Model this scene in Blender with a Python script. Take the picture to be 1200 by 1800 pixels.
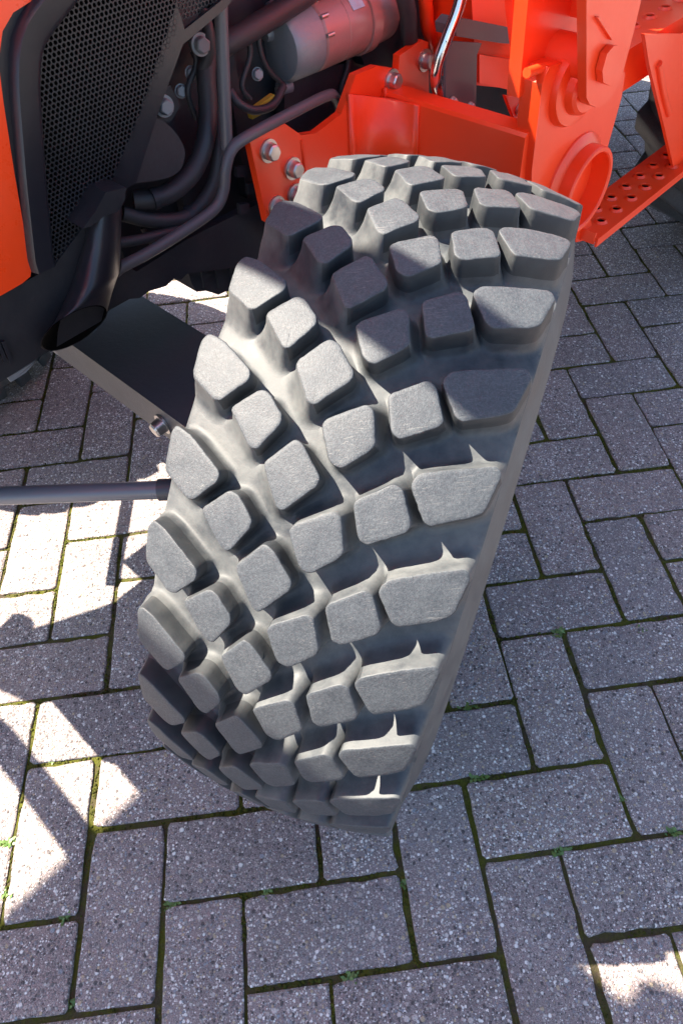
import bpy, bmesh, math, random
from mathutils import Vector, Matrix, noise
for o in list(bpy.data.objects): bpy.data.objects.remove(o)
SC = bpy.context.scene
COL = SC.collection
R = math.radians

# ------------------------------------------------------------------ camera
cam_d = bpy.data.cameras.new('camera'); cam = bpy.data.objects.new('camera', cam_d); COL.objects.link(cam)
cam_d.sensor_fit = 'VERTICAL'; cam_d.sensor_height = 36.0; cam_d.sensor_width = 24.0
cam_d.lens = 24.518; cam_d.clip_start = 0.02; cam_d.clip_end = 500
CAMLOC = Vector((-0.15731, -0.32497, 1.06242))
CROT = Matrix(((0.991765, 0.124883, -0.028396), (-0.114757, 0.768106, -0.629955), (-0.056860, 0.628026, 0.776112)))
cam.matrix_world = Matrix.Translation(CAMLOC) @ CROT.to_4x4()
SC.camera = cam
FPX = 1225.9
def to_px(p):
    c = CROT.transposed() @ (Vector(p) - CAMLOC)
    if c.z > -0.02: return None
    return (600 + FPX*c.x/-c.z, 900 - FPX*c.y/-c.z, -c.z)

# ------------------------------------------------------------------ sky and sun
SUN_AZ, SUN_EL = R(158), R(57)
world = bpy.data.worlds.new('World'); SC.world = world; world.use_nodes = True
wn = world.node_tree; wn.nodes.clear()
sky = wn.nodes.new('ShaderNodeTexSky'); sky.sky_type = 'NISHITA'; sky.sun_disc = False
sky.sun_elevation = SUN_EL; sky.sun_rotation = math.pi/2 - SUN_AZ; sky.air_density = 1.0; sky.dust_density = 1.2
bg = wn.nodes.new('ShaderNodeBackground'); bg.inputs['Strength'].default_value = 0.075
wo = wn.nodes.new('ShaderNodeOutputWorld')
wn.links.new(sky.outputs[0], bg.inputs[0]); wn.links.new(bg.outputs[0], wo.inputs[0])
sd = bpy.data.lights.new('sun', 'SUN'); sd.energy = 5.0; sd.angle = R(0.53); sd.color = (1.0, 0.91, 0.77)
sun = bpy.data.objects.new('sun', sd); COL.objects.link(sun)
SUNV = Vector((math.cos(SUN_EL)*math.cos(SUN_AZ), math.cos(SUN_EL)*math.sin(SUN_AZ), math.sin(SUN_EL)))
sun.rotation_euler = SUNV.to_track_quat('Z', 'Y').to_euler(); sun.location = SUNV*20
SC.view_settings.view_transform = 'Standard'; SC.view_settings.look = 'None'
SC.view_settings.exposure = 2.3; SC.view_settings.gamma = 1.0
SC.render.engine = 'CYCLES'

# ------------------------------------------------------------------ material helpers
class NT:
    def __init__(s, name):
        s.m = bpy.data.materials.new(name); s.m.use_nodes = True
        s.t = s.m.node_tree; s.t.nodes.clear()
        s.out = s.t.nodes.new('ShaderNodeOutputMaterial')
        s.b = s.t.nodes.new('ShaderNodeBsdfPrincipled'); s.t.links.new(s.b.outputs[0], s.out.inputs[0])
    def n(s, typ, **kw):
        nd = s.t.nodes.new('ShaderNode'+typ)
        for k, v in kw.items():
            if k.startswith('i_'):
                key = k[2:]; key = int(key) if key.isdigit() else key
                s.set(nd.inputs[key], v)
            else: setattr(nd, k, v)
        return nd
    def set(s, sock, v):
        if hasattr(v, 'is_output'): s.t.links.new(v, sock)
        elif isinstance(v, bpy.types.Node): s.t.links.new(v.outputs[0], sock)
        else:
            if isinstance(v, tuple) and len(v) == 3 and sock.type == 'RGBA': v = (*v, 1)
            sock.default_value = v
    def p(s, **kw):
        for k, v in kw.items(): s.set(s.b.inputs[k.replace('_', ' ')], v)
    def noise(s, scale, detail=4, rough=.55, vec=None, dist=0):
        nd = s.n('TexNoise'); nd.inputs['Scale'].default_value = scale; nd.inputs['Detail'].default_value = detail
        nd.inputs['Roughness'].default_value = rough; nd.inputs['Distortion'].default_value = dist
        if vec is not None: s.set(nd.inputs['Vector'], vec)
        return nd.outputs[0]
    def vor(s, scale, vec=None, feature='F1'):
        nd = s.n('TexVoronoi', feature=feature); nd.inputs['Scale'].default_value = scale
        if vec is not None: s.set(nd.inputs['Vector'], vec)
        return nd
    def ramp(s, fac, stops, interp='LINEAR'):
        nd = s.n('ValToRGB'); cr = nd.color_ramp; cr.interpolation = interp
        while len(cr.elements) < len(stops): cr.elements.new(0.5)
        for e, (p_, c) in zip(cr.elements, stops):
            e.position = p_; e.color = (c, c, c, 1) if isinstance(c, (int, float)) else (*c, 1)
        s.set(nd.inputs[0], fac); return nd.outputs[0]
    def mix(s, fac, a, b, mode='MIX'):
        nd = s.n('MixRGB', blend_type=mode)
        s.set(nd.inputs[0], fac); s.set(nd.inputs[1], a); s.set(nd.inputs[2], b); return nd.outputs[0]
    def math(s, op, a, b=0.0, c=None):
        nd = s.n('Math', operation=op); s.set(nd.inputs[0], a); s.set(nd.inputs[1], b)
        if c is not None: s.set(nd.inputs[2], c)
        return nd.outputs[0]
    def bump(s, h, strength=.5, dist=.001, normal=None):
        nd = s.n('Bump'); nd.inputs['Strength'].default_value = strength; nd.inputs['Distance'].default_value = dist
        s.set(nd.inputs['Height'], h)
        if normal is not None: s.set(nd.inputs['Normal'], normal)
        return nd.outputs[0]

def mat_paver():
    n = NT('exposed_aggregate_concrete')
    pos = n.n('NewGeometry').outputs['Position']
    oi = n.n('ObjectInfo')
    big = n.noise(5, 3, .6, pos)
    fine = n.noise(900, 2, .6, pos)
    rnd = oi.outputs['Random']
    base = n.mix(big, (0.180, 0.152, 0.150), (0.285, 0.246, 0.240))
    base = n.mix(n.math('MULTIPLY', rnd, .75), base, (0.300, 0.228, 0.212))
    base = n.mix(.75, base, n.ramp(fine, [(.32, .08), (.68, .85)]), 'OVERLAY')
    # sand-sized grains, then pebbles at three sizes
    h = n.math('MULTIPLY', fine, .35)
    colr = base
    warp = n.n('VectorMath', operation='ADD'); n.set(warp.inputs[0], pos)
    wv = n.n('VectorMath', operation='SCALE'); nz = n.n('TexNoise', i_Scale=260.0); n.set(nz.inputs['Vector'], pos)
    n.set(wv.inputs[0], nz.outputs['Color']); wv.inputs['Scale'].default_value = .0016; n.set(warp.inputs[1], wv.outputs[0])
    for scale, keep, rad, s in ((420, .22, .60, 1), (240, .26, .58, 2), (160, .48, .50, 2.5), (105, .74, .44, 3)):
        off = n.n('VectorMath', operation='ADD'); n.set(off.inputs[0], warp.outputs[0]); off.inputs[1].default_value = (s*3.1, s*1.7, s*.37)
        v = n.vor(scale, off.outputs[0])
        sep = n.n('SeparateColor'); n.set(sep.inputs[0], v.outputs['Color'])
        r0, g0, b0 = sep.outputs
        isp = n.math('GREATER_THAN', r0, keep)
        radv = n.math('MULTIPLY_ADD', g0, rad*.5, rad*.5)
        inside = n.ramp(n.math('DIVIDE', v.outputs['Distance'], radv), [(.7, 1.0), (1.0, 0.0)])
        m = n.math('MULTIPLY', isp, inside)
        pc = n.ramp(b0, [(0, (.085, .074, .076)), (.14, (.16, .138, .138)), (.30, (.40, .355, .33)), (.50, (.24, .225, .24)), (.62, (.54, .49, .46)), (.76, (.45, .36, .25)), (.82, (.27, .29, .32)), (.86, (.80, .77, .73))], 'CONSTANT')
        pc = n.mix(.3, pc, n.ramp(fine, [(.3, .25), (.7, .8)]), 'OVERLAY')
        colr = n.mix(n.math('MULTIPLY', m, .97), colr, pc)
        h = n.math('ADD', h, n.math('MULTIPLY', m, .5*s**.5))
    # dust and dirt blotches
    blot = n.ramp(n.noise(14, 5, .65, pos), [(.42, 0), (.72, 1)])
    colr = n.mix(n.math('MULTIPLY', blot, .30), colr, (.155, .125, .115))
    n.p(Base_Color=colr, Roughness=n.ramp(big, [(0, .72), (1, .9)]), Normal=n.bump(h, .9, .0016))
    n.b.inputs['Specular IOR Level'].default_value = .35
    return n.m

def mat_joint():
    n = NT('mossy_joint_sand')
    pos = n.n('NewGeometry').outputs['Position']
    a = n.noise(7, 4, .6, pos); b = n.noise(420, 5, .7, pos); c = n.noise(60, 3, .6, pos)
    moss = n.mix(b, (.020, .024, .004), (.19, .20, .030))
    sand = n.mix(b, (.030, .024, .016), (.15, .115, .08))
    f = n.ramp(n.math('ADD', n.math('MULTIPLY', a, .7), n.math('MULTIPLY', c, .45)), [(.47, 0), (.64, .95)])
    n.p(Base_Color=n.mix(f, sand, moss), Roughness=.95, Normal=n.bump(b, 1.0, .006))
    n.b.inputs['Specular IOR Level'].default_value = .1
    return n.m

def mat_rubber(worn, shade_side=False):
    n = NT('worn_tread_rubber' if worn else ('moulded_rubber' if shade_side else 'dusty_moulded_rubber'))
    tc = n.n('TexCoord').outputs['Object']; pos = n.n('NewGeometry').outputs['Position']
    fine = n.noise(820, 4, .7, pos); mid = n.noise(75, 5, .65, pos); big = n.noise(12, 3, .6, pos)
    if worn:
        rub = []
        for rot, sc in (((.5, .3, .5), (60, 1300, 1300)), ((.5, .3, 1.9), (900, 50, 900))):
            mp = n.n('Mapping'); mp.inputs['Rotation'].default_value = rot; mp.inputs['Scale'].default_value = sc; n.set(mp.inputs[0], pos)
            rub.append(n.noise(1.0, 2, .5, mp.outputs[0], .15))
        scr = n.math('MULTIPLY', n.ramp(rub[0], [(.58, 0), (.70, 1)]), n.ramp(n.noise(28, 3, .6, pos), [(.48, 0), (.62, 1)]))
        colr = n.mix(n.ramp(mid, [(.3, 0), (.7, 1)]), (.0250, .0300, .0370), (.0430, .0490, .0570))
        colr = n.mix(n.ramp(n.noise(420, 4, .75, pos), [(.44, 0), (.66, .55)]), colr, (.078, .087, .097))
        colr = n.mix(n.ramp(fine, [(.52, 0), (.72, .6)]), colr, (.094, .104, .114))
        colr = n.mix(n.ramp(n.noise(1500, 2, .6, pos), [(.62, 0), (.70, .5)]), colr, (.016, .016, .017))
        colr = n.mix(n.math('MULTIPLY', scr, .55), colr, (.15, .146, .14))
        h = n.math('ADD', n.math('ADD', fine, n.math('MULTIPLY', rub[1], .5)), n.math('MULTIPLY', scr, -.3))
        n.p(Base_Color=colr, Roughness=n.ramp(mid, [(0, .5), (1, .72)]), Normal=n.bump(h, .6, .0005))
        n.b.inputs['Specular IOR Level'].default_value = .5
    else:
        dust = n.ramp(n.math('ADD', n.math('MULTIPLY', big, .6), n.math('MULTIPLY', mid, .5)), [(.38, 0), (.72, 1)])
        colr = n.mix(dust, (.028, .033, .040), (.106, .111, .112))
        colr = n.mix(n.ramp(fine, [(.55, 0), (.8, .3)]), colr, (.096, .098, .096))
        if shade_side: colr = n.mix(dust, (.018, .0215, .027), (.044, .047, .049))  # darker copy: the shade on unlit block walls put into the colour
        n.p(Base_Color=colr, Roughness=n.ramp(dust, [(0, .48), (1, .74)]), Normal=n.bump(n.math('ADD', mid, n.math('MULTIPLY', fine, .25)), .3, .0012))
        n.b.inputs['Specular IOR Level'].default_value = .42
    return n.m

M = {}
M['paver'] = mat_paver(); M['joint'] = mat_joint(); M['worn'] = mat_rubber(True); M['rubber'] = mat_rubber(False); M['wall'] = mat_rubber(False, True)

# ------------------------------------------------------------------ object helpers
def link(name, me, parent=None, mats=(), loc=None, smooth=None):
    ob = bpy.data.objects.new(name, me); COL.objects.link(ob)
    if parent: ob.parent = parent
    for m in mats:
        if isinstance(me, bpy.types.Mesh): me.materials.append(M[m] if isinstance(m, str) else m)
    if loc: ob.location = loc
    return ob
def mesh(name, verts, faces, smooth=False, midx=None):
    me = bpy.data.meshes.new(name); me.from_pydata([tuple(v) for v in verts], [], faces); me.update()
    if smooth: me.polygons.foreach_set('use_smooth', [True]*len(me.polygons))
    if midx: me.polygons.foreach_set('material_index', midx)
    return me

# ------------------------------------------------------------------ pavement
U = 0.11
rng = random.Random(4)
def paver_mesh(name, seed, L=.2145, B=.1045, T=.07):
    r = random.Random(seed); bm = bmesh.new()
    # outline with softly worn corners and slightly wandering edges
    pts = []
    def edge(p, q, k):
        for i in range(k):
            t = i/k; yield (p[0]+(q[0]-p[0])*t, p[1]+(q[1]-p[1])*t)
    c = .0045; hx, hy = L/2, B/2
    ring = [(-hx+c, -hy), (hx-c, -hy), (hx, -hy+c), (hx, hy-c), (hx-c, hy), (-hx+c, hy), (-hx, hy-c), (-hx, -hy+c)]
    for i in range(8):
        p, q = ring[i], ring[(i+1) % 8]
        k = 1 if i % 2 else (9 if i in (0, 4) else 5)
        pts += list(edge(p, q, k))
    rows = []
    wob = [r.gauss(0, .0007) + (r.uniform(.001, .003) if r.random() < .05 else 0) for _ in pts]
    for ins, z in ((0, -T), (0, -.0036), (.0007, -.0014), (.0020, -.0003), (.0045, 0)):
        row = []
        for (x, y), w in zip(pts, wob):
            k = ins + w*(1 if z > -.05 else 0)
            row.append(bm.verts.new((x - math.copysign(min(k, abs(x)), x)*(1 if abs(x) > hx-.012 else 0), y - math.copysign(k, y)*(1 if abs(y) > hy-.012 else 0), z + (r.uniform(-.0005, .0005) if z > -.01 else 0))))
        rows.append(row)
    nn = len(pts)
    for a, b in zip(rows, rows[1:]):
        for i in range(nn): bm.faces.new((a[i], a[(i+1) % nn], b[(i+1) % nn], b[i]))
    bm.faces.new(rows[-1])
    for f in bm.faces: f.smooth = True
    me = bpy.data.meshes.new(name); bm.to_mesh(me); bm.free(); me.materials.append(M['paver']); return me

ground = link('ground', mesh('ground', [(-90, -90, -.012), (90, -90, -.012), (90, 90, -.012), (-90, 90, -.012)], [(0, 1, 2, 3)]), None, ['paver'])
ground['kind'] = 'structure'
pave = bpy.data.objects.new('pavement', None); COL.objects.link(pave); pave['kind'] = 'structure'
jb = link('joint_bed', mesh('joint_bed', [(-5.45, -2.15, -.0036), (5.45, -2.15, -.0036), (5.45, 5.95, -.0036), (-5.45, 5.95, -.0036)], [(0, 1, 2, 3)]), pave, ['joint'])
bricks = []
for nrow in range(-60, 30):
    for m in range(-26, 27):
        for hor in (True, False):
            if hor: u0, v0, w, h = nrow+4*m, nrow, 2, 1
            else: u0, v0, w, h = nrow-1+4*m, nrow, 1, 2
            cx, cy = (u0+w/2)*U, -(v0+h/2)*U
            if -5.5 < cx < 5.5 and -2.2 < cy < 6.0: bricks.append((cx, cy, hor))
def score(b):
    q = to_px((b[0], b[1], 0))
    if not q or not (-60 < q[0] < 1260 and -60 < q[1] < 1860): return 0
    return 1/(q[2]**2)
bricks.sort(key=score, reverse=True)
pm = [paver_mesh('paver', s) for s in range(6)]
def xf(b):
    a = (0 if b[2] else math.pi/2) + rng.choice((0, math.pi)) + rng.gauss(0, R(.35))
    return (b[0]+rng.gauss(0, .0008), b[1]+rng.gauss(0, .0008), rng.gauss(0, .0008)), (rng.gauss(0, R(.25)), rng.gauss(0, R(.2)), a)
for i, b in enumerate(bricks[:300]):
    l, e = xf(b); o = bpy.data.objects.new('paver', pm[i % 6]); COL.objects.link(o); o.parent = pave; o.location = l; o.rotation_euler = e
vs, fs = [], []
for b in bricks[300:]:
    l, e = xf(b); hx, hy = (.1068, .0518) if b[2] else (.0518, .1068)
    k = len(vs); z = l[2]
    for ins, zz in ((0, z-.03), (0, z-.002), (.003, z)):
        vs += [(l[0]-hx+ins, l[1]-hy+ins, zz), (l[0]+hx-ins, l[1]-hy+ins, zz), (l[0]+hx-ins, l[1]+hy-ins, zz), (l[0]-hx+ins, l[1]+hy-ins, zz)]
    for q in (0, 4):
        for i in range(4): j = (i+1) % 4; fs.append((k+q+i, k+q+j, k+q+4+j, k+q+4+i))
    fs.append((k+8, k+9, k+10, k+11))
rest = link('far_pavers', mesh('far_pavers', vs, fs), pave, ['paver']); rest['kind'] = 'stuff'

# ------------------------------------------------------------------ tractor frame: X forward, Y out to its left side, Z up; origin under the wheel
WC = Vector((-0.07458, 0.23767, 0.3871))
tractor = bpy.data.objects.new('tractor', None); COL.objects.link(tractor)
TROT = math.atan2(-.643, -.766)
tractor.location = (WC.x, WC.y, 0); tractor.rotation_euler = (0, 0, TROT)
tractor['label'] = 'bright orange compact tractor with front loader frame and turned chunky tyre'; tractor['category'] = 'tractor'
TINV = (Matrix.Translation((WC.x, WC.y, 0)) @ Matrix.Rotation(TROT, 4, 'Z')).inverted()

# ------------------------------------------------------------------ front wheel
TR, RCROWN, DEPTH = 0.3852, 0.45, 0.026
def r_top(a): return TR - a*a/(2*RCROWN)
def r_floor(a): return TR - DEPTH - a*a/(2*0.38)
AZ, EL = -0.46854, -0.08468
Av = Vector((math.cos(EL)*math.cos(AZ), math.cos(EL)*math.sin(AZ), math.sin(EL)))
Fv = Vector((0, 0, 1)).cross(Av).normalized(); Uv = Av.cross(Fv)
WMAT = Matrix.Translation(WC) @ Matrix((Av, Fv, Uv)).transposed().to_4x4()
def lathe(name, prof, n=120, closed=False, smooth=True):
    vs, fs = [], []
    k = len(prof)
    for i in range(n):
        t = 2*math.pi*i/n
        for (a, r) in prof: vs.append((a, -r*math.sin(t), r*math.cos(t)))
    for i in range(n):
        j = (i+1) % n
        for q in range(k if closed else k-1):
            w = (q+1) % k; fs.append((i*k+q, i*k+w, j*k+w, j*k+q))
    return mesh(name, vs, fs, smooth)
prof = []
side = [(.127, r_floor(.127)), (.1285, r_floor(.127)-.0012), (.1335, r_floor(.127)-.020), (.138, .298), (.141, .275), (.139, .25), (.130, .228), (.117, .214), (.110, .206)]
prof = [(-a, r) for a, r in reversed(side)] + [(a/1000, r_floor(a/1000)) for a in range(-124, 125, 8)] + side
carc = lathe('tyre_carcass', prof, 240)
carc.set_sharp_from_angle(angle=R(24))
wheel = link('front_wheel', carc, tractor, ['rubber'])
wheel.matrix_local = TINV @ WMAT
# sharp shoulder edge
def polyround(pts, rad, step=.0035):
    out = []; n = len(pts)
    for i in range(n):
        p0, p, p1 = Vector(pts[i-1]), Vector(pts[i]), Vector(pts[(i+1) % n])
        d0, d1 = (p0-p), (p1-p); r = min(rad, d0.length*.45, d1.length*.45)
        a, b = p + d0.normalized()*r, p + d1.normalized()*r
        for k in range(4):
            t = k/3; out.append(a*(1-t)**2 + p*2*t*(1-t) + b*t*t)
    # resample
    res = []; m = len(out)
    for i in range(m):
        a, b = out[i], out[(i+1) % m]; L = (b-a).length; k = max(1, int(L/step))
        if L < 1e-6: continue
        for j in range(k): res.append(a.lerp(b, j/k))
    return res
BLK = {  # outlines on the tread surface: (across, along) in millimetres
 'rin': [(-7, 139), (-4, 134), (20, 116), (26, 118), (36, 142), (33, 148), (16, 166), (7, 164)],
 'rmid': [(33, 105), (56, 85), (63, 87), (75.5, 110), (74, 116), (50, 133), (44, 131)],
 'rout': [(67, 82), (71, 73), (96, 60), (121, 49), (126, 54), (122, 86), (112, 94), (88, 106), (83, 104)],
 'lin': [(-41, 179), (-23, 155), (-16, 157), (4, 177), (4, 183), (-16, 208), (-22, 206)],
 'lmid': [(-80, 145), (-61, 125), (-53, 126), (-38, 140), (-37.5, 147), (-50, 170), (-56, 169)],
 'lout': [(-125, 95), (-121, 88), (-106, 92), (-74, 113), (-73, 120), (-90, 141), (-96, 141), (-122, 125)]}
RINGS = [(-3.0, -.006), (-.5, .0), (.2, .014), (.6, .045), (.85, .38), (1.1, .66), (1.6, .82), (2.5, .915), (3.9, .968), (5.8, .993), (8.0, 1.0), (10.5, 1.004)]
def block(name, pts, seed, k, RINGS=RINGS):
    r = random.Random(seed)
    pts = [(p[0] + r.uniform(-.8, .8), p[1] + r.uniform(-.8, .8)) for p in pts]
    area = sum(pts[i-1][0]*pts[i][1]-pts[i][0]*pts[i-1][1] for i in range(len(pts)))
    if area < 0: pts = pts[::-1]
    ol = [v for v in polyround([(a/1000, s/1000) for a, s in pts], .0045)]
    n = len(ol); nor = []
    for i in range(n):
        d = ol[(i+2) % n]-ol[i-2]; nor.append(Vector((d.y, -d.x)).normalized())
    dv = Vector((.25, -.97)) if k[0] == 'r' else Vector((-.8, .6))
    vs, fs, mi = [], [], []
    cen = sum(ol, Vector((0, 0)))/n
    def P(a, s, fr):
        lim = .1282
        a2 = max(-lim, min(lim, a))
        if fr <= 1: rad = r_top(a2) + (r_floor(a2)-r_top(a2))*fr
        else: rad = r_floor(a2) - (fr-1)*.03
        if abs(a) > lim and fr < .9: pass
        rad += noise.noise((a*60+seed*3.1, s*60, 2.0))*.0007*(1 if fr < .5 else 0)
        t = s/.388
        return (a2, -rad*math.sin(t), rad*math.cos(t))
    for (o, fr) in RINGS:
        for v, nn in zip(ol, nor):
            jit = noise.noise((v.x*350+seed, v.y*350, fr*3))*.0005 if fr < .3 else 0
            slope = max(0, nn.dot(dv))*max(0, (fr-.05)/.95)**1.5*.011
            q = v + nn*(o/1000 + jit + slope)
            vs.append(P(q.x, q.y, max(fr, RINGS[0][1] if RINGS[0][1] > 0 else 0)))
    for g in range(len(RINGS)-1):
        for i in range(n):
            j = (i+1) % n
            fs.append((g*n+i, g*n+j, (g+1)*n+j, (g+1)*n+i)); mi.append(0 if g < 2 else (2 if g < 5 and nor[i].dot(dv) < .35 else 1))  # walls off the sunlit slope take the shade-darkened rubber
    # cap: two inner rings and a fan
    prev = list(range(n))
    for t in (.55, .2):
        cur = []
        for v in ol:
            q = cen.lerp(v, t); cur.append(len(vs)); vs.append(P(q.x, q.y, max(0, RINGS[0][1])))
        for i in range(n):
            j = (i+1) % n; fs.append((cur[i], cur[j], prev[j], prev[i])); mi.append(0)
        prev = cur
    c = len(vs); vs.append(P(cen.x, cen.y, max(0, RINGS[0][1])))
    for i in range(n): fs.append((c, prev[(i+1) % n], prev[i])); mi.append(0)
    fs = [tuple(reversed(f)) for f in fs]
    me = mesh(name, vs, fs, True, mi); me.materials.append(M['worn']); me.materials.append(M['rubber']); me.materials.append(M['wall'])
    return me
blocks = {k: [block('tread_block', v, i*17+len(k)+ord(k[1]), k) for i in range(5)] for k, v in BLK.items()}
for row in range(30):
    for k in BLK:
        o = link('tread_block', blocks[k][(row*3 + row//5 + len(k)) % 5], wheel)
        o.rotation_euler = (R(12*row), 0, 0)
# ------------------------------------------------------------------ tractor materials
def paint(name, col, rough=.32, coat=.35, dirt=.25, bumpy=.1):
    n = NT(name); pos = n.n('NewGeometry').outputs['Position']
    a = n.noise(9, 4, .6, pos); b = n.noise(160, 5, .7, pos)
    c = n.mix(n.math('MULTIPLY', n.ramp(n.math('ADD', n.math('MULTIPLY', a, .6), n.math('MULTIPLY', b, .4)), [(.45, 0), (.75, 1)]), dirt), col, tuple(x*.45+.07 for x in col))
    n.p(Base_Color=c, Roughness=n.ramp(n.math('ADD', a, n.math('MULTIPLY', b, .3)), [(.3, rough*.75), (.9, rough*1.35)]), Normal=n.bump(n.math('ADD', b, n.math('MULTIPLY', a, 2)), bumpy, .0008))
    n.b.inputs['Coat Weight'].default_value = coat; n.b.inputs['Coat Roughness'].default_value = .12
    return n.m
def metal(name, col, rough, dirt=.3):
    n = NT(name); pos = n.n('NewGeometry').outputs['Position']
    a = n.noise(40, 4, .6, pos); b = n.noise(600, 3, .6, pos)
    n.p(Base_Color=n.mix(n.math('MULTIPLY', n.ramp(a, [(.4, 0), (.7, 1)]), dirt), col, tuple(x*.35 for x in col)), Metallic=1.0, Roughness=n.ramp(a, [(.2, rough*.7), (.8, min(1, rough*1.4))]), Normal=n.bump(b, .15, .0006))
    return n.m
M['orange'] = paint('orange_loader_paint', (.90, .054, .008), .36, .15, .06)
M['hood'] = paint('orange_hood_paint', (.88, .054, .006), .26, .3, .05, .03)
M['black'] = paint('black_plastic', (.013, .013, .017), .42, .0, .12, .5)
M['gloss_black'] = paint('glossy_black_plastic', (.012, .012, .017), .32, .1, .10, .2)
M['iron'] = paint('dark_engine_paint', (.016, .017, .024), .5, .0, .28, .6)
M['axle'] = paint('dark_grey_axle_paint', (.050, .054, .066), .42, .1, .55, .5)
M['rod'] = paint('grey_rod_paint', (.14, .15, .175), .28, .3, .3, .2)
M['hose'] = paint('black_rubber_hose', (.026, .024, .029), .5, .0, .3, .4)
M['grey'] = paint('grey_steel_paint', (.085, .082, .092), .42, .1, .4, .3)
M['yellow'] = paint('yellow_plastic', (.42, .30, .03), .4, 0, .3)
M['zinc'] = metal('zinc_plated_steel', (.62, .60, .58), .38)
M['chrome'] = metal('bright_steel_tube', (.72, .72, .72), .18, .15)
M['cast'] = paint('cast_aluminium', (.24, .25, .27), .45, .0, .5, .6); M['cast'].node_tree.nodes['Principled BSDF'].inputs['Metallic'].default_value = .35
M['starter'] = paint('pinkish_plated_steel', (.40, .20, .185), .38, .1, .3, .2); M['starter'].node_tree.nodes['Principled BSDF'].inputs['Metallic'].default_value = .25  # reflection of the orange parts put into the steel's base colour
M['soot'] = paint('sooty_steel', (.002, .002, .002), .9, 0, .02); M['soot'].node_tree.nodes['Principled BSDF'].inputs['Specular IOR Level'].default_value = .05  # exhaust soot, and painted dark behind the mesh and in step holes

# ------------------------------------------------------------------ pixel rays to tractor coordinates (depth from a known plane of the machine)
T3 = TINV.to_3x3(); CO = TINV @ CAMLOC
def ray(px, py):
    return T3 @ (CROT @ Vector(((px-600)/FPX, -(py-900)/FPX, -1.0)))
def onl(px, py, l): d = ray(px, py); return CO + d*((l-CO.y)/d.y)
def onf(px, py, f): d = ray(px, py); return CO + d*((f-CO.x)/d.x)
def onz(px, py, z): d = ray(px, py); return CO + d*((z-CO.z)/d.z)

# ------------------------------------------------------------------ shape helpers (coordinates: forward, left, up)
def finish(bm, name, parent, mat, bevel=0, seg=2, smooth_angle=35):
    if bevel:
        es = [e for e in bm.edges if len(e.link_faces) == 2 and e.calc_face_angle(0) > R(30)]
        bmesh.ops.bevel(bm, geom=es, offset=bevel, segments=seg, profile=.6, affect='EDGES', clamp_overlap=True)
    bmesh.ops.recalc_face_normals(bm, faces=bm.faces)
    me = bpy.data.meshes.new(name); bm.to_mesh(me); bm.free()
    me.polygons.foreach_set('use_smooth', [True]*len(me.polygons))
    try: me.set_sharp_from_angle(angle=R(smooth_angle))
    except Exception: pass
    return link(name, me, parent, [mat])
def plate(name, parent, pts, thick, mat, bevel=.0015, holes=()):
    """polygon of 3-D points, extruded by the vector thick"""
    bm = bmesh.new(); th = Vector(thick)
    a = [bm.verts.new(p) for p in pts]; b = [bm.verts.new(Vector(p)+th) for p in pts]
    n = len(pts); bm.faces.new(a); bm.faces.new(b[::-1])
    for i in range(n): j = (i+1) % n; bm.faces.new((a[j], a[i], b[i], b[j]))
    return finish(bm, name, parent, mat, bevel)
def box(name, parent, lo, hi, mat, bevel=.003, seg=2):
    x0, y0, z0 = lo; x1, y1, z1 = hi
    return plate(name, parent, [(x0, y0, z0), (x1, y0, z0), (x1, y1, z0), (x0, y1, z0)], (0, 0, z1-z0), mat, bevel)
def smoothpath(pts, k=8):
    pts = [Vector(p) for p in pts]; P = [pts[0]*2-pts[1]] + pts + [pts[-1]*2-pts[-2]]; out = []
    for i in range(1, len(P)-2):
        a, b, c, d = P[i-1:i+3]
        for j in range(k):
            t = j/k; out.append(.5*((2*b)+(c-a)*t+(2*a-5*b+4*c-d)*t*t+(3*b-a-3*c+d)*t**3))
    out.append(pts[-1]); return out
def tube(name, parent, pts, rad, mat, n=14, smooth=True, hollow=False, k=8, rads=None):
    P = smoothpath(pts, k) if smooth and len(pts) > 2 else [Vector(p) for p in pts]
    vs, fs = [], []; m = len(P); up = None
    for i, p in enumerate(P):
        d = (P[min(i+1, m-1)]-P[max(i-1, 0)]).normalized()
        if up is None: up = d.orthogonal().normalized()
        up = (up - d*up.dot(d)).normalized(); s = d.cross(up)
        r = rad if rads is None else rads[0]+(rads[1]-rads[0])*i/(m-1)
        for q in range(n):
            t = 2*math.pi*q/n; vs.append(p + (up*math.cos(t)+s*math.sin(t))*r)
    for i in range(m-1):
        for q in range(n): w = (q+1) % n; fs.append((i*n+q, i*n+w, (i+1)*n+w, (i+1)*n+q))
    if not hollow: fs += [tuple(range(n))[::-1], tuple(range((m-1)*n, m*n))]
    me = mesh(name, vs, fs, True)
    try: me.set_sharp_from_angle(angle=R(50))
    except Exception: pass
    return link(name, me, parent, [mat])
def basis(axis):
    w = Vector(axis).normalized(); u = w.orthogonal().normalized(); return u, w.cross(u), w
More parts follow.
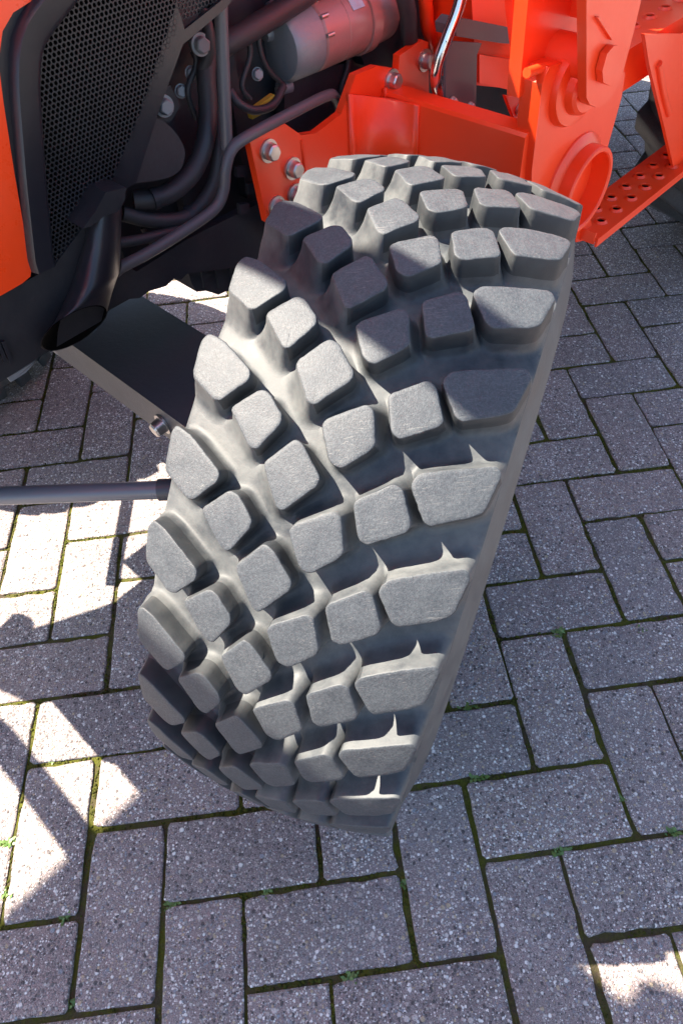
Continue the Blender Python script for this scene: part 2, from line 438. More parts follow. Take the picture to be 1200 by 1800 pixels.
def revolve(name, parent, c, axis, prof, mat, n=36, start=0):
    """prof: (distance along axis, radius) pairs"""
    u, v, w = basis(axis); c = Vector(c); vs, fs = [], []; k = len(prof)
    for i in range(n):
        t = 2*math.pi*i/n+start
        for a, r in prof: vs.append(c + w*a + (u*math.cos(t)+v*math.sin(t))*r)
    for i in range(n):
        j = (i+1) % n
        for q in range(k-1): fs.append((i*k+q, i*k+q+1, j*k+q+1, j*k+q))
    me = mesh(name, vs, fs, True)
    bm = bmesh.new(); bm.from_mesh(me); bmesh.ops.remove_doubles(bm, verts=bm.verts, dist=1e-6); bmesh.ops.recalc_face_normals(bm, faces=bm.faces); bm.to_mesh(me); bm.free()
    me.polygons.foreach_set('use_smooth', [True]*len(me.polygons))
    try: me.set_sharp_from_angle(angle=R(32))
    except Exception: pass
    return link(name, me, parent, [mat])
def bolt(parent, c, axis, r=.011, h=.009, washer=True, mat='zinc', rot=0):
    b = revolve('bolt', parent, c, axis, [(0, 0), (0, r*1.35), (.002, r*1.35), (.0021, r*1.16), (.0035, r*1.16), (h*.86, r*1.16), (h, r*.95), (h, 0)] if not washer else
                [(-.001, 0), (-.001, r*1.5), (.0022, r*1.5), (.0022, r*1.12), (h*.85+.002, r*1.12), (h+.002, r*.92), (h+.002, 0)], mat, 6 if False else 24, rot)
    # flatten the head into a hexagon
    u, v, w = basis(axis); c = Vector(c)
    for vt in b.data.vertices:
        d = vt.co-c; a = d.dot(w)
        if a > .0024:
            x, y = d.dot(u), d.dot(v); rr = math.hypot(x, y)
            if rr > 1e-5:
                t = math.atan2(y, x)+rot; s = math.cos(math.pi/6)/math.cos((t % (math.pi/3))-math.pi/6)
                vt.co = c + w*a + (u*x+v*y)*s
    return b
T = tractor

# ------------------------------------------------------------------ wheel centre, right wheel, rear wheels
revolve('rim', wheel, (0, 0, 0), (1, 0, 0), [(-.112, .206), (-.105, .212), (-.09, .20), (-.02, .185), (.02, .175), (.035, .12), (.03, .075), (.05, .07), (.05, 0)], 'grey', 60)
def joined_tread(parent, src, rows, scale=1):
    vs, fs = [], []
    for row in range(rows):
        m = Matrix.Rotation(2*math.pi*row/rows, 3, 'X')
        for me in src:
            k = len(vs); vs += [m @ (v.co*scale) for v in me.vertices]; fs += [tuple(i+k for i in p.vertices) for p in me.polygons]
    return link('tread', mesh('tread', vs, fs, True), parent, ['worn'])
CL = -.60      # centre line of the tractor
low = {}
def lowblock(pts):
    a = [Vector((p[0]/1000, p[1]/1000)) for p in pts]; vs, fs = [], []; n = len(a)
    for fr in (1.1, 0):
        for v in a:
            r = r_top(v.x)+(r_floor(v.x)-r_top(v.x))*fr; t = v.y/.388; vs.append((v.x, -r*math.sin(t), r*math.cos(t)))
    fs = [(i, (i+1) % n, n+(i+1) % n, n+i) for i in range(n)] + [tuple(range(n, 2*n))]
    return mesh('lug', vs, fs)
lows = [lowblock(v) for v in BLK.values()]
w2 = link('front_wheel', carc.copy(), T)
w2.matrix_local = Matrix.Translation((.075, 2*CL, .3871)) @ Matrix.Rotation(R(90+17), 4, 'Z')
tr = joined_tread(w2, lows, 30); tr['kind'] = 'stuff'
revolve('rim', w2, (0, 0, 0), (1, 0, 0), [(.112, .206), (.105, .212), (.09, .20), (.02, .185), (-.02, .175), (-.035, .12), (-.03, .075), (-.05, .07), (-.05, 0)], 'grey', 48)
def rear_lug():
    vs, fs = [], []
    for sgn in (-1, 1):
        k = len(vs); o = 0 if sgn > 0 else .055
        for (a, s) in ((.005, .0), (.165, -.14), (.168, -.10), (.01, .05)):
            for dr in (-.01, .035):
                r = .515-(a*a)/(.9)*.6+dr; t = (s+o)/.53; vs.append((sgn*a, -r*math.sin(t), r*math.cos(t)))
        q = [(0, 2, 3, 1), (2, 4, 5, 3), (4, 6, 7, 5), (6, 0, 1, 7), (1, 3, 5, 7)]
        fs += [tuple(k+i for i in f) for f in q]
    return mesh('lug', vs, fs)
RL = [rear_lug()]
for l in (-.125, 2*CL+.125):
    pr = [(a/1000, .515-(a/1000)**2*.667) for a in range(-150, 151, 30)]
    sd_ = [(.168, .485), (.178, .44), (.175, .38), (.155, .325), (.14, .31)]
    rw = link('rear_wheel', lathe('rear_tyre', [(-a, r) for a, r in reversed(sd_)]+pr+sd_, 96), T, ['iron' if False else 'rubber'])
    rw.matrix_local = Matrix.Translation((-1.66, l, .548)) @ Matrix.Rotation(R(90), 4, 'Z')
    t_ = joined_tread(rw, RL, 22); t_['kind'] = 'stuff'
    revolve('rim', rw, (0, 0, 0), (1, 0, 0), [(-.14, .31), (-.12, .30), (-.05, .28), (-.02, .14), (.02, .12), (.03, 0)], 'orange', 48)

# ------------------------------------------------------------------ front axle, steering
a0, a1 = onz(118, 605, .415), onz(312, 735, .415)
dl = Vector((0, 1, 0))
fA = (a0.x+a1.x)/2
ax = plate('axle_beam', T, [(fA-.006, -.98, .415), (fA, -.97, .40), (fA-.002, -.13, .40), (fA-.008, -.13, .415), (fA-.150, -.13, .415), (fA-.150, -.98, .415)][0:0] or [(fA, -1.07, .415), (fA-.004, -1.07, .345), (fA-.13, -1.07, .335), (fA-.148, -1.07, .415)], (0, .94, 0), 'axle', .011)
bolt(ax, onf(287, 745, fA-.001), (1, 0, -.1), .011, .016)
revolve('kingpin', T, (0, -.17, .26), (0, .03, 1), [(0, 0), (0, .045), (.05, .05), (.22, .045), (.235, .03), (.235, 0)], 'axle', 28)
tube('knuckle_arm', T, [(0, -.17, .36), (.06, -.17, .37), (.12, -.175, .375)], .022, 'axle')
revolve('hub', T, (0, -.17, .387), (-.35, .94, -.08), [(0, .06), (.05, .07), (.12, .075), (.12, 0)], 'axle', 28)
t0, t1 = onz(-60, 874, .375), onz(306, 860, .375)
tie = tube('tie_rod', T, [t0 + (t0-t1)*.3, t1], .0125, 'rod', 20)
tube('tie_rod_end', tie, [t1-(t1-t0).normalized()*.02, t1+(t1-t0).normalized()*.05], .015, 'axle', 16)
mir = lambda p: (p.x, -1.11-p.y, p.z)
tube('tie_rod', T, [mir(t0), mir(t1)], .0117, 'axle', 16)
revolve('steering_cylinder', T, (-.20, CL-.13, .40), (0, 1, 0), [(0, 0), (0, .022), (.01, .028), (.25, .028), (.26, .022), (.26, 0)], 'axle', 24)

# ------------------------------------------------------------------ hood, grille and lower side panel
HL = -.33
def hpoly(px, l=HL): return [onl(x, y, l) for x, y in px]
# hood skin: a shell from nose to dashboard, its left flank cut back behind the grille
def hood_section(f):
    nose = max(0, (f-.42)/.215); top = 1.14-.14*nose**2; wn = .27-.04*nose**2
    pts = []
    for s in (1, -1):
        w = wn if s > 0 else .27-.12*nose**2
        zb = (.655 if f > .57 else .80) if s < 0 else (.66 if f > .32 else (.93 if f > .2 else .96))
        side = [(w, zb), (w+.001, zb+.05 if zb > .9 else zb+.06), (w-.002, top-.13), (w-.018, top-.06), (w-.045, top-.012), (w-.09, top)]
        pts += [(s*a, z) for a, z in (side if s > 0 else side[::-1])]
    return pts
vs, fs = [], []; secs = [.635, .63, .61, .58, .52, .42, .34, .31, .22, .16, .03, .0, -.2, -.45, -.7]
for f in secs:
    for a, z in hood_section(f): vs.append((f, CL+a, z))
k = 12
for i in range(len(secs)-1):
    for q in range(k-1): fs.append((i*k+q, i*k+q+1, (i+1)*k+q+1, (i+1)*k+q))
fs.append(tuple(range(k)))
hm = mesh('hood', vs, fs, True)
hood = link('hood', hm, T, ['hood'])
sol = hood.modifiers.new('shell', 'SOLIDIFY'); sol.thickness = .004; sol.offset = 0
# orange flank panel in front of the grille
flank = [(-140, -60), (62, -2), (24, 22), (5, 55), (-2, 110), (7, 182), (26, 305), (46, 420), (56, 470), (54, 486), (40, 498), (0, 521), (-60, 556), (-160, 600)]
plate('flank_panel', hood, hpoly(flank, HL+.004), (0, -.006, 0), 'hood', .0015)
# black bezel: bar swept along the mesh edge
def bezel(name, parent, pts, prof, l, mat, closed=True):
    P = [onl(x, y, l) for x, y in pts]; n = len(P); vs, fs = [], []
    cen = sum(P, Vector())/n; k = len(prof)
    for i, p in enumerate(P):
        d = (P[(i+1) % n]-P[i-1]).normalized() if closed else (P[min(i+1, n-1)]-P[max(i-1, 0)]).normalized(); nrm = Vector((0, 1, 0)).cross(d).normalized()
        for o, h in prof: vs.append(p + nrm*o + Vector((0, h, 0)))
    for i in range(n if closed else n-1):
        j = (i+1) % n
        for q in range(k-1): fs.append((i*k+q, i*k+q+1, j*k+q+1, j*k+q))
    bm = bmesh.new(); me = mesh(name, vs, fs, True)
    bm.from_mesh(me); bmesh.ops.recalc_face_normals(bm, faces=bm.faces); bm.to_mesh(me); bm.free()
    try: me.set_sharp_from_angle(angle=R(40))
    except Exception: pass
    return link(name, me, parent, [mat])
def dense(pts, closed=True, k=5):
    out = []; n = len(pts)
    for i in range(n if closed else n-1):
        a, b = pts[i], pts[(i+1) % n]
        for j in range(k): out.append((a[0]+(b[0]-a[0])*j/k, a[1]+(b[1]-a[1])*j/k))
    if not closed: out.append(pts[-1])
    return out
def rnd(pts, r):
    return [tuple(v) for v in polyround(pts, r, 14)]
mesh_edge = [(330, -95), (160, -38), (66, 78), (63, 150), (74, 310), (88, 470), (96, 462), (150, 392), (197, 322), (310, 20), (352, -95)]
gm = rnd(mesh_edge, 22)
# hexagon mesh: every hole a real hole in a thin sheet
def hexsheet(name, parent, poly, l, pitch, mat):
    P = [onl(x, y, l) for x, y in poly]
    P2 = [(p.x, p.z) for p in P]
    def inside(x, z):
        c = False; n = len(P2)
        for i in range(n):
            (x1, z1), (x2, z2) = P2[i], P2[i-1]
            if (z1 > z) != (z2 > z) and x < (x2-x1)*(z-z1)/(z2-z1)+x1: c = not c
        return c
    xs = [p[0] for p in P2]; zs = [p[1] for p in P2]
    vs, fs = [], []; dx = pitch; dz = pitch*math.sqrt(3)/2; ro = pitch/math.sqrt(3); ri = ro*.70
    z = min(zs); r = 0
    while z < max(zs):
        x = min(xs) + (dx/2 if r % 2 else 0)
        while x < max(xs):
            if inside(x, z):
                k = len(vs)
                for rad, h in ((ro*1.01, 0), (ri*1.05, 0), (ri, -.0012)):
                    for q in range(6):
                        t = math.pi/6+q*math.pi/3; vs.append((x+rad*math.cos(t), l+h, z+rad*math.sin(t)))
                for s in (0, 6):
                    for q in range(6): w = (q+1) % 6; fs.append((k+s+q, k+s+w, k+s+6+w, k+s+6+q))
            x += dx
        z += dz; r += 1
    return link(name, mesh(name, vs, fs), parent, [mat])
gpath = [tuple(v) for v in (Vector((420, -170)), Vector((250, -75)))] + [tuple(v) for v in polyround([(250, -75), (150, -28), (66, 80), (63, 150), (74, 310), (90, 474), (300, 474), (600, -75)], 30, 12) if v.x < 240 and v.y < 470 and v.x < 170 - max(0, v.y)*.14 and not (v.y > 380 and v.x > 96)]
gpath.sort(key=lambda q: q[1]); 
gr = bezel('grille_frame', T, gpath, [(-.040, -.006), (-.040, .003), (-.027, .002), (-.0255, .0105), (-.023, .0135), (-.005, .0115), (-.002, .0105), (.0005, .007), (.001, -.008)], HL, 'gloss_black', False)
hx = hexsheet('grille_mesh', gr, [(340, -110), (120, -40), (58, 80), (56, 150), (68, 312), (82, 478), (98, 470), (152, 396), (202, 326), (312, 40), (345, -110)], HL-.004, .0050, 'black')
hexsheet('grille_mesh', gr, [(318, 40), (322, -40), (420, -60), (388, -4)], HL-.010, .0050, 'black')
plate('grille_backing', gr, hpoly([(320, -110), (110, -60), (50, 70), (52, 200), (78, 478), (150, 400), (200, 320), (300, 50)], HL-.026), (0, -.003, 0), 'soot', 0)  # near-black sheet painted in for the shade behind the mesh
# slim flange behind the mesh and the diagonal edge rail
plate('grille_flange', gr, hpoly([(311, 5), (325, 52), (388, 2), (430, -60), (445, -50), (398, 14), (322, 78), (283, 185), (262, 250), (240, 320), (205, 345), (192, 330), (246, 200), (290, 70)], HL-.004), (0, -.004, 0), 'gloss_black', .001)
# lower black side panel under the flank, with louvres
lower = [(58, 488), (100, 462), (152, 392), (185, 345), (212, 352), (214, 470), (186, 560), (72, 626), (-2, 674), (-150, 745), (-160, 590), (0, 518)]
lp = plate('lower_panel', T, hpoly(lower, HL-.002), (0, -.012, 0), 'black', .002)
for i in range(4):
    x = -30+i*11
    plate('louvre', lp, hpoly([(x, 590+i*4), (x+6, 588+i*4), (x+22, 628+i*3), (x+16, 632+i*3)], HL+.0035), (0, -.006, 0), 'gloss_black', .001)
plate('panel_lip', lp, hpoly([(14, 664), (70, 630), (74, 624), (46, 655), (20, 672)], HL-.004), (0, -.004, 0), 'cast', .0005)
# exhaust outlet: round pipe coming down behind the grille, cut flat underneath
def exhaust_loft(name, secs, shrink=1.0, n=32):
    vs, fs = [], []
    for (cx, cy), (ax_, ay), (bx, by), l0, lr in secs:
        for q in range(n):
            t = 2*math.pi*q/n; c, s_ = math.cos(t)*shrink, math.sin(t)*shrink
            vs.append(onl(cx+ax_*c+bx*s_, cy+ay*c+by*s_, l0+lr*s_))
    for i in range(len(secs)-1):
        for q in range(n): w = (q+1) % n; fs.append((i*n+q, i*n+w, (i+1)*n+w, (i+1)*n+q))
    me = mesh(name, vs, fs, True)
    bm = bmesh.new(); bm.from_mesh(me); bmesh.ops.recalc_face_normals(bm, faces=bm.faces); bm.to_mesh(me); bm.free()
    return me
esec = [((188, 340), (27, 4), (2, 8), HL-.004, .026), ((186, 366), (28, 3), (3, 9), HL-.002, .027), ((180, 430), (33, -2), (4, 9), HL+.000, .028), ((168, 490), (42, -12), (5, 8), HL+.004, .029), ((148, 538), (50, -25), (-2, -6), HL+.010, .027), ((130, 577), (57, -34), (-13, -22), HL+.014, .024)]
exh = link('exhaust_pipe', exhaust_loft('exhaust_pipe', esec), T, ['gloss_black'])
link('soot_lining', exhaust_loft('soot_lining', esec[1:], .955), exh, ['soot'])

plate('pipe_cover', gr, hpoly([(146, 402), (168, 372), (186, 338), (222, 330), (220, 352), (208, 372), (184, 380), (160, 398)], HL+.027), (0, -.045, 0), 'black', .006)
# ------------------------------------------------------------------ engine bay
EL_ = -.43
eng = box('engine_block', T, (-.72, CL-.13, .50), (.30, CL+.145, .93), 'iron', .012)
for i in range(7):
    x = .12-i*.11
    box('casting_rib', eng, (x, CL+.143, .56), (x+.016, CL+.163, .86), 'iron', .004)
box('radiator', T, (.30, CL-.19, .52), (.36, CL+.19, 1.02), 'iron', .006)
box('cylinder_head', T, (-.60, CL-.11, .931), (.2, CL+.08, 1.04), 'iron', .01)
plate('frame_rail', T, [onl(x, y, -.385) for x, y in [(60, 520), (150, 420), (240, 478), (330, 420), (470, 350), (640, 240), (700, 270), (560, 420), (470, 478), (446, 466), (330, 481), (318, 492), (306, 490), (292, 503), (262, 512), (246, 524), (205, 528), (120, 600)]], (0, -.014, 0), 'iron', .003)
plate('frame_rail', T, [(.5, -.69, .49), (.5, -.69, .60), (-.9, -.69, .60), (-.9, -.69, .49)], (0, -.014, 0), 'iron', .003)
sump = plate('oil_sump', T, [onl(x, y, -.40) for x, y in [(330, 478), (338, 500), (346, 513), (362, 511), (384, 518), (398, 512), (420, 512), (440, 500), (446, 440), (380, 430)]], (0, -.16, 0), 'iron', .006)
for x in (352, 378, 404):
    plate('sump_rib', sump, [onl(x+dx, y, -.396) for dx, y in [(0, 466), (11, 462), (19, 503), (8, 508)]], (0, -.010, 0), 'iron', .003)
box('crank_case', T, (-.70, CL-.10, .44), (-.30, CL+.06, .505), 'iron', .01)
shroud = [(205, 326), (248, 215), (275, 205), (300, 222), (318, 245), (327, 268), (320, 298), (300, 312), (272, 318)]
plate('fan_shroud', T, [onl(x, y, -.372) for x, y in rnd(shroud, 12)], (0, -.03, 0), 'hose', .004)
for (x, y) in ((288, 186), (352, 78)):
    bolt(eng, onl(x, y, -.40), (.2, 1, .1), .008, .009, True, 'cast')
plate('bracket', T, [onl(x, y, -.405) for x, y in [(262, 160), (300, 150), (318, 186), (300, 214), (258, 222)]], (0, -.012, 0), 'iron', .003)
tube('coolant_hose', T, [onl(x, y, l) for x, y, l in [(235, 352, -.40), (268, 350, -.39), (305, 335, -.385), (340, 300, -.385), (360, 250, -.39), (366, 190, -.40), (362, 120, -.41), (372, 60, -.42)]], .0118, 'hose', 20)
cl_ = tube('coolant_hose', T, [onl(x, y, l) for x, y, l in [(215, 375, -.40), (262, 386, -.39), (318, 385, -.385), (352, 362, -.385), (378, 318, -.385), (386, 262, -.39), (384, 200, -.41)]], .0095, 'hose', 18)
for (p, q) in (((268, 350), (278, 347)), ((330, 382), (340, 376))):
    tube('hose_clamp', cl_, [onl(*p, -.387), onl(*q, -.385)], .0128, 'iron', 18, False)
tube('fuel_hose', T, [onl(x, y, l) for x, y, l in [(205, 428, -.385), (250, 420, -.38), (300, 408, -.38), (345, 392, -.38)]], .0065, 'hose')
tube('small_hose', T, [onl(x, y, l) for x, y, l in [(358, 20, -.41), (366, 55, -.40), (368, 90, -.40), (355, 125, -.41)]], .007, 'hose')
tube('support_rod', T, [onl(386, -40, -.365), onl(392, 110, -.365), onl(399, 262, -.365)], .0078, 'grey', 16, False)
tube('bent_pipe', T, [onl(x, y, l) for x, y, l in [(598, 196, -.40), (588, 170, -.385), (570, 170, -.375), (500, 205, -.36), (435, 240, -.355), (408, 262, -.355), (397, 295, -.355), (393, 335, -.357), (376, 368, -.357), (320, 408, -.357), (260, 445, -.357), (213, 470, -.36), (190, 490, -.37)]], .0072, 'grey', 16)
tube('intake_hose', T, [onl(590, -45, -.42), onl(480, 28, -.41), (onl(400, 75, -.41)), onl(345, 112, -.43)], .0135, 'hose', 20)
tube('battery_cable', T, [onl(x, y, l) for x, y, l in [(498, 152, -.41), (480, 184, -.40), (448, 194, -.395), (420, 182, -.40), (404, 160, -.41)]], .0055, 'hose')
plate('cable_clip', T, [onl(x, y, -.405) for x, y in [(440, 196), (482, 166), (486, 176), (470, 196), (444, 210)]], (0, -.008, 0), 'yellow', .002)
plate('side_cover', T, [onl(x, y, -.42) for x, y in [(622, -30), (708, -30), (704, 80), (698, 122), (640, 115), (620, 60)]], (0, -.02, 0), 'iron', .004)
plate('cover_plate', T, [onl(x, y, -.425) for x, y in [(500, 150), (560, 120), (612, 110), (660, 130), (610, 205), (560, 235), (520, 238), (500, 210)]], (0, -.02, 0), 'iron', .004)
for i, (x, y) in enumerate([(352, 70), (352, 96), (336, 128), (318, 160), (430, 60), (452, 130), (610, 150), (590, 90)]):
    bolt(eng, onl(x, y, -.428), (.3, 1, .2), .006, .007, False, 'cast')
for pts_ in ([(330, 60), (345, 110), (330, 160), (345, 210)], [(420, 40), (440, 90), (425, 150), (440, 175)], [(470, 10), (455, 70), (470, 120), (500, 150)], [(600, 60), (612, 110), (600, 160), (615, 200)], [(250, 400), (280, 440), (330, 440), (380, 420)]):
    tube('wire', T, [onl(x, y, -.418) for x, y in pts_], .0035, 'hose', 8)
for x, y in ((420, 300), (440, 330), (425, 365)):
    plate('rail_boss', eng, [onl(x+dx, y+dy, -.384) for dx, dy in [(-9, -8), (8, -10), (10, 8), (-8, 10)]], (0, .006, 0), 'iron', .002)
# starter motor
s0 = onl(486, 86, -.43); sax = Vector((-1, .03, .0)).normalized()
st = revolve('starter_motor', T, s0, sax, [(.052, .0), (.052, .0430), (.0535, .0415), (.056, .0435), (.096, .0435), (.0965, .0428), (.098, .0428), (.0985, .0435), (.138, .0435), (.142, .042), (.142, .046), (.160, .046), (.163, .042), (.20, .04), (.20, 0)], 'starter', 44)
revolve('end_cap', st, s0, sax, [(0, 0), (.001, .030), (.003, .038), (.010, .0425), (.050, .0432), (.0515, .0432), (.0515, 0)], 'cast', 44)
su, sv, sw = basis(sax)
for dx, dz in ((-.004, .043), (-.002, -.049)):
    c = s0 + Vector((0, dx, dz))
    revolve('cap_lug', st, c - sax*.001, sax, [(0, 0), (0, .009), (.018, .010), (.018, 0)], 'cast', 18)
    bolt(st, c-sax*.001, -sax, .0045, .006, False)
plate('name_plate', st, [s0+sax*a_+Vector((0, .0440*math.cos(t_), .0440*math.sin(t_))) for a_, t_ in ((.108, .55), (.130, .55), (.130, .95), (.108, .95))], (0, .001, .0006), 'zinc', 0)
for k_ in range(4):
    t_ = .2+k_*.5
    tube('through_bolt', st, [s0+sax*.052+Vector((0, .0445*math.cos(t_), .0445*math.sin(t_))), s0+sax*.064+Vector((0, .0445*math.cos(t_), .0445*math.sin(t_)))], .0028, 'zinc', 8, False)
revolve('cap_boss', st, s0+Vector((.002, -.012, .016)), sax, [(-.006, 0), (-.006, .008), (0, .0095), (.004, .0095)], 'cast', 20)
tube('solenoid', st, [s0+Vector((-.02, -.03, .062)), s0+Vector((-.15, -.03, .062))], .026, 'starter', 26, False)

# ------------------------------------------------------------------ loader mounting frame
BL_ = -.355
brk = [(438, 244), (496, 214), (530, 238), (556, 234), (600, 200), (625, 132), (662, 116), (700, 122), (702, 98), (742, 70), (752, 74), (754, 182), (760, 300), (700, 330), (560, 330), (520, 420), (470, 392)]
mount = plate('mount_bracket', T, [onl(x, y, BL_) for x, y in brk], (0, -.012, 0), 'orange', .0025)
for x, y in ((472, 265), (514, 296), (519, 341), (486, 363), (688, 141), (746, 106)):
    bolt(mount, onl(x, y, BL_+.001), (0, 1, 0), .0098, .012, True, 'zinc', (x % 7)*.15)
# gusset seams
for a, b in (((530, 246), (536, 300)), ((614, 196), (620, 262))):
    tube('weld_seam', mount, [onl(*a, BL_+.0005), onl(*b, BL_+.0005)], .0022, 'orange', 8, False)
FB = -.40
bt = onf(914, 234, FB); zt = bt.z
beam = plate('cross_beam', T, [(FB, BL_, .535), (FB, BL_, zt-.004), (FB-.004, BL_, zt), (FB-.034, BL_, zt), (FB-.034, BL_, .535)], (0, .245, 0), 'orange', .003)
tube('weld_seam', beam, [(FB+.001, BL_+.012, .55), (FB+.001, BL_+.010, zt-.03), (FB-.004, BL_+.004, zt+.004)], .004, 'orange', 8, False)
tube('weld_seam', mount, [onl(x, y, BL_+.001) for x, y in [(692, 180), (664, 208), (648, 236), (641, 266)]], .0032, 'orange', 8)
vs, fs = [], []; rf = .07
for i in range(13):
    t_ = math.pi/2*i/12; f_, l_ = FB+rf-rf*math.sin(t_)+.002, BL_+rf-rf*math.cos(t_)+.002
    vs += [(f_, l_, .54), (f_, l_, zt+.022*(1-i/12)**2-.003)]
for i in range(12): fs.append((2*i, 2*i+2, 2*i+3, 2*i+1))
cf = link('corner_fillet', mesh('corner_fillet', vs, fs, True), beam, ['orange']); sf = cf.modifiers.new('thick', 'SOLIDIFY'); sf.thickness = .006; sf.offset = 0
PL = -.10
post_px = [(952, 148), (965, 118), (1000, 104), (1060, 100), (1098, 128), (1092, 170), (1050, 320), (1012, 402), (985, 430), (930, 430), (934, 300)]
pp = [onl(x, y, PL) for x, y in post_px]
post = plate('loader_post', T, pp, (0, -.030, 0), 'orange', .004)
# cross tube through the post
tc_ = onl(1004, 326, PL)
tb = revolve('torque_tube', T, tc_, (0, 1, 0), [(-.9, .060), (-.002, .060), (.028, .060), (.030, .0585), (.030, .0535), (.028, .052), (-.3, .052)], 'orange', 56)
revolve('weld_bead', tb, tc_, (0, 1, 0), [(-.002, .073), (.003, .072), (.007, .067), (.010, .060)], 'orange', 56)
# clevis of the boom: two plates on a pin, lug welded on the post between them
pin = onl(1066, 116, -.055)
ao = [(1030, -60), (1030, 172), (1036, 184), (1048, 189), (1062, 184), (1078, 165), (1096, 120), (1112, 60), (1126, 0), (1150, -60)]
arm = plate('boom_cheek', T, [onl(x, y, -.055) for x, y in ao], (0, -.012, 0), 'orange', .002)
bp = [onl(1062+dx, 112+dy, -.054) for dx, dy in [(-14, 30), (-16, 10), (-8, -20), (4, -34), (12, -34), (16, -10), (8, 20), (-2, 36)]]
plate('pin_boss', arm, bp, (0, .009, 0), 'orange', .003)
plate('retainer', arm, [onl(x, y, -.0545) for x, y in [(1044, 30), (1048, 28), (1074, 66), (1070, 70)]], (0, .004, 0), 'orange', .001)
plate('boom_cheek', T, [onl(x, y, -.165) for x, y in [(898, -60), (902, 20), (912, 110), (922, 165), (930, 168), (938, 155), (1020, 60), (1060, -60)]], (0, -.012, 0), 'orange', .002)
revolve('pivot_pin', T, (pin.x, -.165, pin.z), (0, 1, 0), [(0, 0), (0, .026), (.108, .026), (.108, 0)], 'orange', 32)
lug = revolve('pivot_lug', T, onl(1003, 152, PL+.002), (.12, 1, .05), [(-.03, .046), (.004, .046), (.012, .043), (.014, .036), (.014, .030), (.024, .028), (.028, .024), (.028, 0)], 'orange', 36)
bcross = box('boom_crosspiece', T, (pin.x-.06, -.166, pin.z+.035), (pin.x-.02, -.066, pin.z+.30), 'orange', .004)
tube('weld_bead', bcross, [onl(x, y, -.11) for x, y in [(925, 128), (960, 118), (1000, 120), (1035, 132)]], .006, 'orange', 8)
# valve bracket, steel pipe and box behind the beam
gb = plate('valve_bracket', T, [onl(x, y, -.27) for x, y in [(784, 72), (846, 76), (838, 96), (836, 190), (834, 200), (783, 186)]], (0, -.005, 0), 'grey', .0015)
plate('bracket_arm', gb, [onl(x, y, -.275) for x, y in [(800, 46), (812, 32), (912, 52), (914, 78), (880, 76), (802, 64)]], (0, -.035, 0), 'grey', .003)
for x, y in ((793, 179), (824, 188)): bolt(gb, onl(x, y, -.269), (0, 1, 0), .0055, .008, False)
tube('steel_pipe', T, [onl(x, y, l) for x, y, l in [(822, -60, -.27), (806, 10, -.27), (786, 64, -.275), (770, 108, -.28), (766, 140, -.285), (774, 166, -.30), (800, 180, -.32)]], .0083, 'chrome', 18)
tk = plate('valve_box', T, [onl(x, y, -.30) for x, y in [(826, -40), (930, -40), (940, 60), (935, 160), (838, 150), (832, 60)]], (0, -.08, 0), 'orange', .008)
plate('valve_step', tk, [onl(x, y, -.285) for x, y in [(842, 96), (935, 110), (938, 168), (842, 146)]], (0, -.02, 0), 'orange', .006)
plate('lever_tab', T, [onl(x, y, -.22) for x, y in [(888, 168), (920, 172), (922, 220), (904, 210)]], (0, -.006, 0), 'orange', .001)
bolt(T, onl(912, 192, -.219), (0, 1, 0), .006, .006, True)
box('transmission', T, (-1.9, CL-.16, .38), (-.71, CL+.14, .78), 'iron', .02)
tube('hydraulic_hose', T, [onl(x, y, l) for x, y, l in [(700, -40, -.36), (716, 20, -.36), (720, 70, -.37), (738, 110, -.40)]], .012, 'hose', 16)
tube('hydraulic_hose', T, [onl(x, y, l) for x, y, l in [(744, -40, -.36), (748, 10, -.36), (752, 50, -.37), (765, 90, -.40)]], .010, 'orange', 16)

# ------------------------------------------------------------------ mounting steps with punched dimples
def step(name, f0, f1, l0, l1, z, lip, parent):
    # tread sheet with raised rims round punched holes
    o = plate(name, parent, [(f0, l0, z), (f0, l1, z), (f1, l1, z), (f1, l0, z)], (0, 0, -.004), 'orange', .001)
    plate('step_lip', o, [(f0, l1+.0005, z+.001), (f1, l1+.0005, z+.001), (f1, l1+.0005, z-lip), (f0, l1+.0005, z-lip)], (0, .004, 0), 'orange', .001)
    plate('step_lip', o, [(f0+.0005, l0, z+.012), (f0+.0005, l1, z+.012), (f0+.0005, l1, z-lip*.6), (f0+.0005, l0, z-lip*.6)], (.004, 0, 0), 'orange', .001)
    n = int(abs(f1-f0)/.052)
    for i in range(n):
        for j in (0, 1):
            c = Vector((f0-.035-i*.052-(.02 if j else 0), l0+(l1-l0)*(.32+.38*j), z))
            revolve('punched_hole', o, c, (0, 0, 1), [(.0003, .0125), (.003, .0095), (.0042, .0085), (.0035, .0072), (-.003, .0066)], 'orange', 18)
            revolve('hole_dark', o, c, (0, 0, 1), [(.0008, .0072), (.0008, 0)], 'soot', 14)  # black disc painted in for the shade inside the hole
    return o
lo_a = onz(1046, 420, .40); lo_b = onz(1028, 376, .40)
step('lower_step', lo_a.x, lo_a.x-.40, lo_b.y-.018, lo_a.y, .40, .014, T)
plate('step_hanger', T, [onl(x, y, -.118) for x, y in [(1132, 60), (1140, 112), (1166, 220), (1186, 308), (1300, 330), (1290, 60)]], (0, -.006, 0), 'orange', .002)
tube('pressed_bead', T, [onl(x, y, -.117) for x, y in [(1156, 112), (1164, 160), (1174, 200)]], .006, 'orange', 12)
plate('step_bracket', T, [onl(x, y, -.13) for x, y in [(1010, 400), (1034, 376), (1046, 418), (1012, 426)]], (0, -.006, 0), 'orange', .001)
hi_a = onz(1106, 80, .652)
step('upper_step', hi_a.x+.03, hi_a.x-.45, hi_a.y-.13, hi_a.y+.004, .652, .062, T)

